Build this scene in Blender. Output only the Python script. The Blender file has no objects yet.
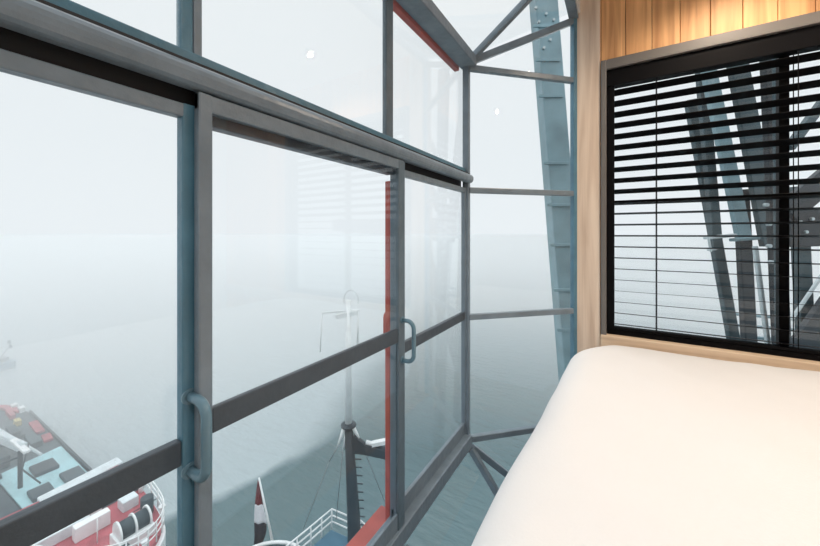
import bpy, bmesh, math, random
from mathutils import Vector, Matrix, noise

SC = bpy.context.scene
COL = SC.collection
R = math.radians
random.seed(7)

# ------------------------------------------------------------------ camera
CZ = 1.2                       # eye height above the cabin floor
CAM = Vector((0.72, -1.788, CZ))
YAW = 31.4
cam = bpy.data.cameras.new('camera')
cam.sensor_width = 36.0
cam.lens = 342.0 / 820.0 * 36.0
cam.shift_y = -39.0 / 820.0
cam.clip_start = 0.02
cam.clip_end = 6000
cam_o = bpy.data.objects.new('camera', cam)
COL.objects.link(cam_o)
cam_o.location = CAM
cam_o.rotation_euler = (R(90), 0, R(YAW))
SC.camera = cam_o

# ------------------------------------------------------------------ sky (overcast, fog-white horizon)
w = bpy.data.worlds.new('overcast_sky')
SC.world = w
w.use_nodes = True
nt = w.node_tree
nt.nodes.clear()
out = nt.nodes.new('ShaderNodeOutputWorld')
bg = nt.nodes.new('ShaderNodeBackground')
tc = nt.nodes.new('ShaderNodeTexCoord')
sx = nt.nodes.new('ShaderNodeSeparateXYZ')
rp = nt.nodes.new('ShaderNodeValToRGB')
nt.links.new(tc.outputs['Generated'], sx.inputs[0])
nt.links.new(sx.outputs['Z'], rp.inputs[0])
rp.color_ramp.elements[0].position = 0.0
rp.color_ramp.elements[0].color = (0.860, 0.910, 0.950, 1)
rp.color_ramp.elements[1].position = 0.58
rp.color_ramp.elements[1].color = (0.880, 0.920, 0.945, 1)
e = rp.color_ramp.elements.new(1.0)
e.color = (2.05, 2.18, 2.28, 1)
nt.links.new(rp.outputs[0], bg.inputs[0])
bg.inputs[1].default_value = 1.0
nt.links.new(bg.outputs[0], out.inputs[0])

SC.view_settings.view_transform = 'Standard'
SC.view_settings.look = 'None'
SC.view_settings.gamma = 1.0
SC.view_settings.use_curve_mapping = False
SC.view_settings.exposure = 0.0
SC.cycles.max_bounces = 10
SC.cycles.diffuse_bounces = 6
SC.cycles.transparent_max_bounces = 32
SC.cycles.volume_bounces = 3

LAMP_W = 55.0                 # base watts of the ceiling downlight and the added fill lamps
LAMP_COL = (1.0, 0.83, 0.66)

# ------------------------------------------------------------------ helpers
D = 1.9                        # distance unit: camera depth of the bay's corner post
F = 342.0
CY_, SY_ = math.cos(R(YAW)), math.sin(R(YAW))


def cw(x, y, z):
    """camera-relative right / forward / up in metres -> world"""
    return Vector((CAM.x + CY_ * x - SY_ * y, CAM.y + SY_ * x + CY_ * y, CAM.z + z))


def at(px, py, d):
    """the point that stands d metres ahead"""
    return cw((px - 410) / F * d, d, (234 - py) / F * d)


def yA(px, X):
    """world Y on the plane X=const"""
    r = (px - 410) / F
    t = (X - CAM.x) / (CY_ * r - SY_)
    return CAM.y + t * (SY_ * r + CY_)


OFF = {}


def tag(o, label=None, cat=None, group=None, kind=None):
    if label:
        o['label'] = label
    if cat:
        o['category'] = cat
    if group:
        o['group'] = group
    if kind:
        o['kind'] = kind
    return o


def empty(name, loc):
    o = bpy.data.objects.new(name, None)
    COL.objects.link(o)
    o.location = loc
    o.empty_display_size = 0.1
    OFF[o.name] = Vector(loc)
    return o


class MB:
    def __init__(self):
        self.bm = bmesh.new()

    def hexa(self, c):
        v = [self.bm.verts.new(p) for p in c]
        for f in ((0, 3, 2, 1), (4, 5, 6, 7), (0, 1, 5, 4), (1, 2, 6, 5), (2, 3, 7, 6), (3, 0, 4, 7)):
            self.bm.faces.new([v[i] for i in f])
        return self

    def box(self, x0, x1, y0, y1, z0, z1):
        x0, x1 = min(x0, x1), max(x0, x1)
        y0, y1 = min(y0, y1), max(y0, y1)
        z0, z1 = min(z0, z1), max(z0, z1)
        return self.hexa([(x0, y0, z0), (x1, y0, z0), (x1, y1, z0), (x0, y1, z0),
                          (x0, y0, z1), (x1, y0, z1), (x1, y1, z1), (x0, y1, z1)])

    def bar(self, p, q, w, h, up=(0, 0, 1), w2=None, h2=None):
        """a bar of section w (across) x h (along up) from p to q"""
        p, q = Vector(p), Vector(q)
        d = (q - p).normalized()
        s = d.cross(Vector(up))
        if s.length < 1e-4:
            s = d.cross(Vector((1, 0, 0)))
        s.normalize()
        u = s.cross(d).normalized()
        w2 = w if w2 is None else w2
        h2 = h if h2 is None else h2
        a = [p - s * w / 2 - u * h / 2, p + s * w / 2 - u * h / 2, p + s * w / 2 + u * h / 2, p - s * w / 2 + u * h / 2]
        b = [q - s * w2 / 2 - u * h2 / 2, q + s * w2 / 2 - u * h2 / 2, q + s * w2 / 2 + u * h2 / 2, q - s * w2 / 2 + u * h2 / 2]
        return self.hexa(a + b)

    def tube(self, pts, r, n=10, r2=None, caps=True):
        pts = [Vector(p) for p in pts]
        rings = []
        last = None
        for i, p in enumerate(pts):
            if i == 0:
                d = pts[1] - pts[0]
            elif i == len(pts) - 1:
                d = pts[-1] - pts[-2]
            else:
                d = (pts[i + 1] - p).normalized() + (p - pts[i - 1]).normalized()
            d.normalize()
            if last is None:
                a = d.cross(Vector((0, 0, 1)))
                if a.length < 1e-3:
                    a = d.cross(Vector((1, 0, 0)))
            else:
                a = last - d * last.dot(d)
            a.normalize()
            last = a
            b = d.cross(a)
            rr = r if r2 is None else r + (r2 - r) * i / (len(pts) - 1)
            rings.append([self.bm.verts.new(p + (a * math.cos(t) + b * math.sin(t)) * rr)
                          for t in [2 * math.pi * k / n for k in range(n)]])
        for A, B in zip(rings, rings[1:]):
            for k in range(n):
                f = self.bm.faces.new((A[k], A[(k + 1) % n], B[(k + 1) % n], B[k]))
                f.smooth = True
        if caps:
            self.bm.faces.new(rings[0][::-1])
            self.bm.faces.new(rings[-1])
        return self

    def prism(self, poly, ext):
        """polygon (3-D points) extruded by the vector ext"""
        ext = Vector(ext)
        a = [self.bm.verts.new(p) for p in poly]
        b = [self.bm.verts.new(Vector(p) + ext) for p in poly]
        n = len(poly)
        self.bm.faces.new(a[::-1])
        self.bm.faces.new(b)
        for k in range(n):
            self.bm.faces.new((a[k], a[(k + 1) % n], b[(k + 1) % n], b[k]))
        return self

    def disc(self, c, axis, r, t, n=24):
        c, axis = Vector(c), Vector(axis).normalized()
        self.tube([c - axis * t / 2, c + axis * t / 2], r, n)
        return self

    def build(self, name, m, parent=None, bevel=0.0, smooth=False, seg=2):
        bmesh.ops.recalc_face_normals(self.bm, faces=self.bm.faces)
        off = Vector((0, 0, 0))
        if parent is not None:
            off = OFF.get(parent.name, Vector((0, 0, 0)))
            bmesh.ops.translate(self.bm, verts=self.bm.verts, vec=-off)
        me = bpy.data.meshes.new(name)
        self.bm.to_mesh(me)
        self.bm.free()
        o = bpy.data.objects.new(name, me)
        COL.objects.link(o)
        me.materials.append(m)
        if parent is not None:
            o.parent = parent
            OFF[o.name] = off
        if smooth:
            for p in me.polygons:
                p.use_smooth = True
        if bevel > 0:
            b = o.modifiers.new('bevel', 'BEVEL')
            b.width = bevel
            b.segments = seg
            b.limit_method = 'ANGLE'
            b.angle_limit = R(40)
        return o


# ------------------------------------------------------------------ materials
def mat(name, col, rough=0.5, metal=0.0, var=0.0, scale=8.0, bump=0.0, bscale=60.0, emit=None):
    m = bpy.data.materials.new(name)
    m.use_nodes = True
    t = m.node_tree
    p = t.nodes['Principled BSDF']
    p.inputs['Base Color'].default_value = (*col, 1)
    p.inputs['Roughness'].default_value = rough
    p.inputs['Metallic'].default_value = metal
    if var > 0 or bump > 0:
        g = t.nodes.new('ShaderNodeTexCoord')
    if var > 0:
        n = t.nodes.new('ShaderNodeTexNoise')
        n.inputs['Scale'].default_value = scale
        n.inputs['Detail'].default_value = 6
        t.links.new(g.outputs['Object'], n.inputs['Vector'])
        r = t.nodes.new('ShaderNodeValToRGB')
        r.color_ramp.elements[0].position = 0.3
        r.color_ramp.elements[1].position = 0.7
        r.color_ramp.elements[0].color = (*[c * (1 - var) for c in col], 1)
        r.color_ramp.elements[1].color = (*[min(1, c * (1 + var)) for c in col], 1)
        t.links.new(n.outputs['Fac'], r.inputs[0])
        t.links.new(r.outputs[0], p.inputs['Base Color'])
    if bump > 0:
        n2 = t.nodes.new('ShaderNodeTexNoise')
        n2.inputs['Scale'].default_value = bscale
        n2.inputs['Detail'].default_value = 4
        t.links.new(g.outputs['Object'], n2.inputs['Vector'])
        b = t.nodes.new('ShaderNodeBump')
        b.inputs['Strength'].default_value = bump
        b.inputs['Distance'].default_value = 0.01
        t.links.new(n2.outputs['Fac'], b.inputs['Height'])
        t.links.new(b.outputs[0], p.inputs['Normal'])
    if emit:
        p.inputs['Emission Color'].default_value = (*emit[0], 1)
        p.inputs['Emission Strength'].default_value = emit[1]
    return m


def glass_mat(name, tint):
    m = bpy.data.materials.new(name)
    m.use_nodes = True
    t = m.node_tree
    t.nodes.clear()
    o = t.nodes.new('ShaderNodeOutputMaterial')
    mix = t.nodes.new('ShaderNodeMixShader')
    tr = t.nodes.new('ShaderNodeBsdfTransparent')
    tr.inputs[0].default_value = (*tint, 1)
    gl = t.nodes.new('ShaderNodeBsdfGlossy')
    gl.inputs['Roughness'].default_value = 0.0
    gl.inputs['Color'].default_value = (1, 1, 1, 1)
    geo = t.nodes.new('ShaderNodeNewGeometry')
    dot = t.nodes.new('ShaderNodeVectorMath')
    dot.operation = 'DOT_PRODUCT'
    t.links.new(geo.outputs['Incoming'], dot.inputs[0])
    t.links.new(geo.outputs['Normal'], dot.inputs[1])
    ab = t.nodes.new('ShaderNodeMath'); ab.operation = 'ABSOLUTE'
    t.links.new(dot.outputs['Value'], ab.inputs[0])
    om = t.nodes.new('ShaderNodeMath'); om.operation = 'SUBTRACT'; om.inputs[0].default_value = 1.0
    t.links.new(ab.outputs[0], om.inputs[1])
    pw = t.nodes.new('ShaderNodeMath'); pw.operation = 'POWER'; pw.inputs[1].default_value = 5.0
    t.links.new(om.outputs[0], pw.inputs[0])
    ma = t.nodes.new('ShaderNodeMath'); ma.operation = 'MULTIPLY_ADD'
    ma.inputs[1].default_value = 0.96; ma.inputs[2].default_value = 0.028
    t.links.new(pw.outputs[0], ma.inputs[0])
    t.links.new(ma.outputs[0], mix.inputs[0])
    t.links.new(tr.outputs[0], mix.inputs[1])
    t.links.new(gl.outputs[0], mix.inputs[2])
    t.links.new(mix.outputs[0], o.inputs['Surface'])
    return m


def wood_mat(name, dark, light, along='Z', board=None):
    """pine: growth-ring streaks along one axis, each board its own tone"""
    m = bpy.data.materials.new(name)
    m.use_nodes = True
    t = m.node_tree
    p = t.nodes['Principled BSDF']
    p.inputs['Roughness'].default_value = 0.55
    g = t.nodes.new('ShaderNodeTexCoord')
    mp = t.nodes.new('ShaderNodeMapping')
    s = {'Z': (26, 26, 1.3), 'X': (1.3, 26, 26)}[along]
    mp.inputs['Scale'].default_value = s
    t.links.new(g.outputs['Object'], mp.inputs['Vector'])
    vec = mp.outputs[0]
    sep = t.nodes.new('ShaderNodeSeparateXYZ')
    t.links.new(g.outputs['Object'], sep.inputs[0])
    fl = None
    if board:
        dv = t.nodes.new('ShaderNodeMath'); dv.operation = 'DIVIDE'; dv.inputs[1].default_value = board
        t.links.new(sep.outputs['X'], dv.inputs[0])
        fl = t.nodes.new('ShaderNodeMath'); fl.operation = 'FLOOR'
        t.links.new(dv.outputs[0], fl.inputs[0])
        wn = t.nodes.new('ShaderNodeTexWhiteNoise'); wn.noise_dimensions = '1D'
        t.links.new(fl.outputs[0], wn.inputs['W'])
        ad = t.nodes.new('ShaderNodeVectorMath'); ad.operation = 'MULTIPLY_ADD'
        ad.inputs[1].default_value = (30, 30, 30)
        t.links.new(wn.outputs['Color'], ad.inputs[0])
        t.links.new(mp.outputs[0], ad.inputs[2])
        vec = ad.outputs[0]
    n = t.nodes.new('ShaderNodeTexNoise')
    n.inputs['Scale'].default_value = 1.0
    n.inputs['Detail'].default_value = 5
    n.inputs['Distortion'].default_value = 0.6
    t.links.new(vec, n.inputs['Vector'])
    r = t.nodes.new('ShaderNodeValToRGB')
    r.color_ramp.elements[0].position = 0.30
    r.color_ramp.elements[1].position = 0.62
    r.color_ramp.elements[0].color = (*dark, 1)
    r.color_ramp.elements[1].color = (*light, 1)
    t.links.new(n.outputs['Fac'], r.inputs[0])
    colour = r.outputs[0]
    if board:
        hs = t.nodes.new('ShaderNodeHueSaturation')
        mr = t.nodes.new('ShaderNodeMapRange')
        mr.inputs['To Min'].default_value = 0.82
        mr.inputs['To Max'].default_value = 1.1
        t.links.new(wn.outputs['Value'], mr.inputs[0])
        t.links.new(mr.outputs[0], hs.inputs['Value'])
        t.links.new(colour, hs.inputs['Color'])
        colour = hs.outputs[0]
        # knots
        vo = t.nodes.new('ShaderNodeTexVoronoi')
        vm = t.nodes.new('ShaderNodeMapping')
        vm.inputs['Scale'].default_value = (8.2, 1, 3.0)
        t.links.new(g.outputs['Object'], vm.inputs['Vector'])
        t.links.new(vm.outputs[0], vo.inputs['Vector'])
        vo.inputs['Scale'].default_value = 1.0
        kr = t.nodes.new('ShaderNodeValToRGB')
        kr.color_ramp.elements[0].position = 0.05
        kr.color_ramp.elements[1].position = 0.10
        kr.color_ramp.elements[0].color = (1, 1, 1, 1)
        kr.color_ramp.elements[1].color = (0, 0, 0, 1)
        t.links.new(vo.outputs['Distance'], kr.inputs[0])
        mx = t.nodes.new('ShaderNodeMixRGB')
        mx.inputs['Color2'].default_value = (0.10, 0.04, 0.015, 1)
        t.links.new(kr.outputs[0], mx.inputs['Fac'])
        t.links.new(colour, mx.inputs['Color1'])
        colour = mx.outputs[0]
    t.links.new(colour, p.inputs['Base Color'])
    return m


M = {}
M['frame'] = mat('grey_steel_paint', (0.178, 0.228, 0.272), 0.30, 0.0, 0.12, 14, 0.25, 40)
M['sash'] = mat('slate_steel_paint', (0.110, 0.155, 0.190), 0.32, 0.0, 0.12, 14, 0.25, 40)
M['teal'] = mat('teal_steel_paint', (0.085, 0.205, 0.285), 0.35, 0.0, 0.15, 12, 0.25, 40)
M['handle'] = mat('teal_handle_paint', (0.130, 0.235, 0.300), 0.28, 0.0, 0.1, 20)
M['recess'] = mat('near_black_recess', (0.018, 0.020, 0.024), 0.6)
M['red'] = mat('red_steel_paint', (0.44, 0.085, 0.065), 0.45, 0.0, 0.15, 12)
M['glass'] = glass_mat('window_glass', (0.985, 0.995, 0.995))
M['wood'] = wood_mat('pine_boards', (0.56, 0.265, 0.108), (0.86, 0.485, 0.220), 'Z', 0.1216)
M['trimwood'] = wood_mat('pine_trim', (0.60, 0.45, 0.34), (0.82, 0.67, 0.54), 'Z')
M['sillwood'] = wood_mat('pine_sill', (0.58, 0.43, 0.30), (0.80, 0.63, 0.46), 'X')
M['alu'] = mat('grey_window_paint', (0.15, 0.140, 0.132), 0.4)
M['black'] = mat('black_blind_paint', (0.005, 0.005, 0.006), 0.5)
M['slat'] = mat('black_slat', (0.008, 0.008, 0.009), 0.38)
M['cloth'] = mat('white_cotton', (0.86, 0.85, 0.845), 0.85, 0.0, 0.012, 3, 0.12, 160)
M['mattress'] = mat('mattress_cloth', (0.75, 0.74, 0.72), 0.9)
M['bedwood'] = wood_mat('bed_base_wood', (0.30, 0.18, 0.10), (0.45, 0.28, 0.16), 'X')
M['white_wall'] = mat('white_wall_paint', (0.80, 0.78, 0.75), 0.8)
M['floor'] = wood_mat('floor_boards', (0.25, 0.15, 0.08), (0.42, 0.27, 0.16), 'X')
M['white'] = mat('white_ship_paint', (0.80, 0.82, 0.82), 0.5, 0.0, 0.08, 2)
M['cream'] = mat('pale_ship_paint', (0.66, 0.72, 0.74), 0.5, 0.0, 0.10, 2)
M['cyan'] = mat('pale_cyan_deck', (0.42, 0.66, 0.70), 0.6, 0.0, 0.15, 1.2)
M['pink'] = mat('red_lead_deck', (0.42, 0.105, 0.125), 0.7, 0.0, 0.25, 1.5)
M['hull'] = mat('dark_hull', (0.055, 0.085, 0.10), 0.5, 0.0, 0.2, 1.0)
M['dark'] = mat('dark_ship_steel', (0.028, 0.050, 0.062), 0.5)
M['navy'] = mat('navy_mast_paint', (0.012, 0.024, 0.034), 0.5)
M['blue'] = mat('blue_deck', (0.05, 0.155, 0.235), 0.6, 0.0, 0.15, 1.5)
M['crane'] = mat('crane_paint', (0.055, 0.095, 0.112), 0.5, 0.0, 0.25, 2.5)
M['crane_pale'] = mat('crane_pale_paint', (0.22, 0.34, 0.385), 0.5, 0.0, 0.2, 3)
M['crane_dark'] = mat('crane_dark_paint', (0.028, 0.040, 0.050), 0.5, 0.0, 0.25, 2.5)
M['galv'] = mat('galvanised_steel', (0.52, 0.58, 0.60), 0.4, 0.6, 0.1, 10)
M['steel'] = mat('bare_steel', (0.25, 0.27, 0.28), 0.4, 0.7)
M['flag_red'] = mat('flag_red', (0.16, 0.015, 0.025), 0.8)
M['flag_white'] = mat('flag_white', (0.78, 0.78, 0.82), 0.8)
M['flag_blue'] = mat('flag_blue', (0.006, 0.009, 0.022), 0.8)
M['yellow'] = mat('yellow_paint', (0.60, 0.48, 0.18), 0.6)
M['lamp'] = mat('lamp_lens', (1, 1, 1), 0.5, emit=((1.0, 0.85, 0.66), 30.0))

for k_ in ('black', 'slat'):
    M[k_].node_tree.nodes['Principled BSDF'].inputs['Specular IOR Level'].default_value = 0.06

# water: grey-green estuary with ripples; calm slick's sky reflection painted in as paler colour
m = bpy.data.materials.new('estuary_water')
m.use_nodes = True
t = m.node_tree
p = t.nodes['Principled BSDF']
p.inputs['Roughness'].default_value = 0.18
p.inputs['IOR'].default_value = 1.70
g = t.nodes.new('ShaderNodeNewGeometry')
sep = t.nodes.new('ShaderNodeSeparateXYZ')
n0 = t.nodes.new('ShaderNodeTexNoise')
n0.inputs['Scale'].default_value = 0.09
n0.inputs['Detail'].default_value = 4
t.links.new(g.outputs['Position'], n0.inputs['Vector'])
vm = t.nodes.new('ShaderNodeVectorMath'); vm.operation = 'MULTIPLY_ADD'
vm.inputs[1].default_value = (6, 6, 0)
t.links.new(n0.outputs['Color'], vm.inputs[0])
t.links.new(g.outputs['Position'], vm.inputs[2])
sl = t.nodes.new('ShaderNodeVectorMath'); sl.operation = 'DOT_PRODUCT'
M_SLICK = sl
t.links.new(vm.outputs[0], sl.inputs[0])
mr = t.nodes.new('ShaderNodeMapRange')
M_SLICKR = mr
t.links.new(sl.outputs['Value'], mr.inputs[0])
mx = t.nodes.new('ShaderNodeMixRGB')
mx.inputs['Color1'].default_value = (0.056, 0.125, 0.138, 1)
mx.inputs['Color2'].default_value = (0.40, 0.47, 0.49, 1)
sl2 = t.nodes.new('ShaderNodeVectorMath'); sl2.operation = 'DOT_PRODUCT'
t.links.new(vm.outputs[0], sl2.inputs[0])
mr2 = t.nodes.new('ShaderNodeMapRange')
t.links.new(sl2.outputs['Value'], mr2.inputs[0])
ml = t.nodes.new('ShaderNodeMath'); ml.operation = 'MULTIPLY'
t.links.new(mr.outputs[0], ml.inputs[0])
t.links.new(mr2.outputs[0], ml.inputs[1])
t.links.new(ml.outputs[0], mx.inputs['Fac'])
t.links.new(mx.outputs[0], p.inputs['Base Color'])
n1 = t.nodes.new('ShaderNodeTexNoise')
n1.inputs['Scale'].default_value = 0.9
n1.inputs['Detail'].default_value = 5
mpw = t.nodes.new('ShaderNodeMapping')
mpw.inputs['Rotation'].default_value = (0, 0, R(25))
mpw.inputs['Scale'].default_value = (0.45, 1.5, 1)
t.links.new(g.outputs['Position'], mpw.inputs['Vector'])
t.links.new(mpw.outputs[0], n1.inputs['Vector'])
bp = t.nodes.new('ShaderNodeBump')
bp.inputs['Strength'].default_value = 0.9
bp.inputs['Distance'].default_value = 0.35
t.links.new(n1.outputs['Fac'], bp.inputs['Height'])
t.links.new(bp.outputs[0], p.inputs['Normal'])
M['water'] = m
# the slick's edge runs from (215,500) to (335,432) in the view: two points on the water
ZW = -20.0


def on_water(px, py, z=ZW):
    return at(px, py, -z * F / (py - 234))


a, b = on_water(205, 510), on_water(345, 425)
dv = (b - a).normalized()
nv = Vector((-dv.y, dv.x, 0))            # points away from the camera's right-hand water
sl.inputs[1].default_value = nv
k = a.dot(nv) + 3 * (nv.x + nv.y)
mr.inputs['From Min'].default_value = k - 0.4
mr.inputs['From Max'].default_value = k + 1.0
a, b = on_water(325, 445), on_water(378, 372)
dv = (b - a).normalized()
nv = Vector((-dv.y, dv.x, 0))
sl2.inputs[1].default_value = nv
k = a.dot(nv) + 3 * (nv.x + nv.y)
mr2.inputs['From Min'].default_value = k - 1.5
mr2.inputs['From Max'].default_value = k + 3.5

# haze
m = bpy.data.materials.new('sea_haze')
m.use_nodes = True
t = m.node_tree
t.nodes.clear()
o = t.nodes.new('ShaderNodeOutputMaterial')
vs = t.nodes.new('ShaderNodeVolumeScatter')
vs.inputs['Color'].default_value = (0.968, 0.990, 1.0, 1)
vs.inputs['Density'].default_value = 0.0022
vs.inputs['Anisotropy'].default_value = 0.0
t.links.new(vs.outputs[0], o.inputs['Volume'])
M['haze'] = m
m2 = m.copy()
m2.name = 'thick_fog'
m2.node_tree.nodes['Volume Scatter'].inputs['Density'].default_value = 0.028
M['fog'] = m2


def rel(z):
    return CZ + z


# ================================================================== SETTING
XR = 3.2            # right wall
YB = 0.494          # wall with the blind window
YF = -3.3           # rear wall
XQ = 0.494          # where the chamfer meets that wall
ZT = rel(0.95)      # eave
ZB = rel(-1.178)    # bottom rail of the glass front
RS = 0.75           # rise of the sloped glass roof per metre inwards
LS = 1.25           # fall of the lower glass
XE = 0.46           # floor edge
YL = -2.25          # end of the glass front
ZC = ZT + RS * XQ   # top of the sloped glass
ZH = ZC + 0.08      # ceiling

tag(MB().box(XE, XR, YF, YB + 0.12, -0.14, 0).build('floor', M['floor']), 'wooden cabin floor under the bed', 'floor', kind='structure')
tag(MB().box(XQ, XR, YF, YB + 0.12, ZH, ZH + 0.1).box(XQ, XQ + 0.03, YF, YB + 0.12, ZC, ZH).build('ceiling', M['white_wall']), 'white cabin ceiling with a downlight and added fill lamps', 'ceiling', kind='structure')
tag(MB().box(XR, XR + 0.1, YF, YB + 0.12, -0.14, ZH + 0.1).build('wall_right', M['white_wall']), 'white side wall of the cabin', 'wall', kind='structure')
tag(MB().box(0.0, XR + 0.1, YF - 0.1, YF, -0.14, ZH + 0.1).build('wall_rear', M['white_wall']), 'white rear wall of the cabin', 'wall', kind='structure')
tag(MB().box(-0.06, 0.04, YF, YL, -0.14, ZC + 0.1).box(0.04, XQ, YF, YL, ZT + 0.3, ZC + 0.1).box(0.04, XE, YF, YL, -0.14, 0)
    .build('wall_left', M['white_wall']), 'white wall beside the glass front', 'wall', kind='structure')
tag(MB().box(XE - 0.02, XE + 0.03, YL, YB, rel(-1.178 - LS * XE), -0.001).build('trim_1', M['frame']), 'grey steel apron below the floor edge', 'trim', kind='structure')

# ---- wood wall with the window opening
WX0, WX1 = XQ + 0.0725 * D, 2.148
WZ0, WZ1 = rel(-0.307 * D), rel(0.5266 * D)
mb = MB()
pw = 0.1216
x = XQ + 0.0075 * D
first = True
edges = [x, WX0]
k = WX0
while k < XR:
    k += pw
    edges.append(min(k, XR))
GR = 0.0012
for x0, x1 in zip(edges, edges[1:]):
    zz = [(-0.14, ZH)]
    if x1 > WX0 + 0.001 and x0 < WX1 - 0.001:
        if x1 > WX1 + 0.001:
            mb.box(WX1, x1 - GR, YB, YB + 0.1, WZ0, WZ1)
        zz = [(-0.14, WZ0), (WZ1, ZH)]
    for z0, z1 in zz:
        mb.box(x0 + GR, x1 - GR, YB, YB + 0.1, z0, z1)
tag(mb.build('wall_back', M['wood'], bevel=0.0025), 'pine boarded wall around the blind window', 'wall', kind='structure')
tag(MB().box(XQ + 0.01, WX0, YB + 0.012, YB + 0.11, -0.14, ZH).box(WX0, XR, YB + 0.012, YB + 0.11, WZ1, ZH)
    .box(WX0, XR, YB + 0.012, YB + 0.11, -0.14, WZ0).box(WX1, XR, YB + 0.012, YB + 0.11, WZ0, WZ1).build('trim_2', M['recess']), 'dark backing behind the pine boards', 'trim', kind='structure')
tag(MB().box(WX0 - 0.002, XR, YB - 0.03, YB + 0.03, WZ0 - 0.075, WZ0 + 0.004).build('trim_3', M['sillwood'], bevel=0.006), 'pale pine sill under the blind window', 'trim', kind='structure')
tag(MB().box(XQ + 0.012, WX0 - 0.004, YB - 0.012, YB + 0.002, 0, ZH - 0.001).build('trim_4', M['trimwood'], bevel=0.003), 'pale pine corner board beside the glass bay', 'trim', kind='structure')

# ---- window in the pine wall
w5 = empty('window_5', (WX0, YB, WZ0))
tag(w5, 'grey framed window in the pine wall behind the black blind', 'window', kind='structure')
fw = 0.028
mb = MB()
mb.box(WX0, WX0 + fw, YB - 0.022, YB + 0.10, WZ0, WZ1).box(WX1 - fw, WX1, YB - 0.022, YB + 0.10, WZ0, WZ1)
mb.box(WX0 + fw, WX1 - fw, YB - 0.022, YB + 0.10, WZ1 - 0.055, WZ1)
mb.build('frame', M['alu'], w5, bevel=0.004)
XM = XQ + 0.476 * D
mb = MB()
mb.box(XM - 0.018, XM + 0.018, YB + 0.055, YB + 0.10, WZ0 + 0.02, WZ1 - 0.05)
mb.build('mullion', M['black'], w5, bevel=0.003)
mb = MB()
mb.box(WX0 + fw, WX1 - fw, YB + 0.015, YB + 0.10, WZ0 + 0.002, WZ0 + 0.034)
mb.box(WX0 + fw, WX0 + fw + 0.03, YB + 0.06, YB + 0.10, WZ0 + 0.03, WZ1 - 0.05)
mb.box(WX1 - fw - 0.03, WX1 - fw, YB + 0.06, YB + 0.10, WZ0 + 0.03, WZ1 - 0.05)
mb.build('inner_frame', M['black'], w5, bevel=0.003)
MB().box(WX0 + fw + 0.03, XM - 0.018, YB + 0.075, YB + 0.081, WZ0 + 0.03, WZ1 - 0.05).build('pane', M['glass'], w5)
MB().box(XM + 0.018, WX1 - fw - 0.03, YB + 0.075, YB + 0.081, WZ0 + 0.03, WZ1 - 0.05).build('pane', M['glass'], w5)

# ---- glass front (plane X = 0)
w1 = empty('window_1', (0, 0, ZB))
tag(w1, 'long glass front with grey steel frame and sliding sashes over the water', 'window', kind='structure')
MB().box(-0.024, 0.012, -0.010, 0.020, ZB - 0.03, ZT + 0.02).build('corner_post', M['frame'], w1, bevel=0.004)
MB().box(-0.04, 0.05, YL, 0.02, ZT - 0.02, ZT + 0.035).build('eave_rail', M['frame'], w1, bevel=0.004)
zt0, zt1 = rel(0.1495 * D), rel(0.1735 * D)
# round-nosed transom
prof = [(-0.006, zt0), (0.014, zt0)]
for i in range(9):
    an = -math.pi / 2 + math.pi * i / 8
    prof.append((0.014 + 0.018 * math.cos(an), (zt0 + zt1) / 2 + (zt1 - zt0) / 2 * math.sin(an)))
prof += [(-0.006, zt1)]
MB().prism([(px_, YL, pz_) for px_, pz_ in prof], (0, -YL + 0.02, 0)).build('transom', M['frame'], w1, bevel=0.003)
MB().box(-0.045, -0.006, YL, 0.0, zt1 + 0.012, zt1 + 0.034).build('glazing_bead', M['teal'], w1, bevel=0.003)
MB().box(-0.045, 0.016, YL, 0.0, zt1, zt1 + 0.006).box(-0.05, -0.035, YL, 0.0, rel(0.130 * D), zt1 + 0.006).build('recess_shade', M['recess'], w1)  # near-black strips: the seam, and the recess shade painted in
MB().box(-0.05, 0.030, YL, 0.0, ZB + 0.004, ZB + 0.070).build('bottom_rail', M['frame'], w1, bevel=0.004)
mull = [(180.5, 193.5), (386.5, 393.5)]
for i, (p0, p1) in enumerate(mull):
    y0, y1 = yA(p0, -0.012), yA(p1, -0.012)
    MB().box(-0.032, -0.012, y0, y1, zt1 + 0.03, ZT - 0.015).build('mullion', M['teal' if i == 0 else 'sash'], w1, bevel=0.004)
yb = yA(201.5, -0.02)
MB().box(-0.036, -0.016, yA(193.6, -0.016), yb, zt1 + 0.03, ZT - 0.015).build('glazing_bead', M['frame'], w1, bevel=0.003)
ys = [YL, yA(178, -0.02), yb, yA(384.6, -0.02), yA(392.8, -0.02), -0.004]
for y0, y1 in ((ys[0], ys[1]), (ys[2], ys[3]), (ys[4], ys[5])):
    MB().box(-0.025, -0.019, y0, y1, zt1 + 0.03, ZT - 0.015).build('pane', M['glass'], w1)
# red outer steel
ro = MB()
ro.box(-0.085, -0.060, yA(389.5, -0.062), yA(400, -0.06), ZB - 0.04, rel(0.112 * D))
ro.box(-0.14, -0.055, YL, yA(397, -0.06), ZB - 0.09, ZB + 0.030)
ro.box(-0.075, -0.045, YL, 0.0, ZT - 0.032, ZT + 0.01)
tag(ro.build('outer_frame', M['red'], w1, bevel=0.004), 'red painted outer steel frame')


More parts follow.
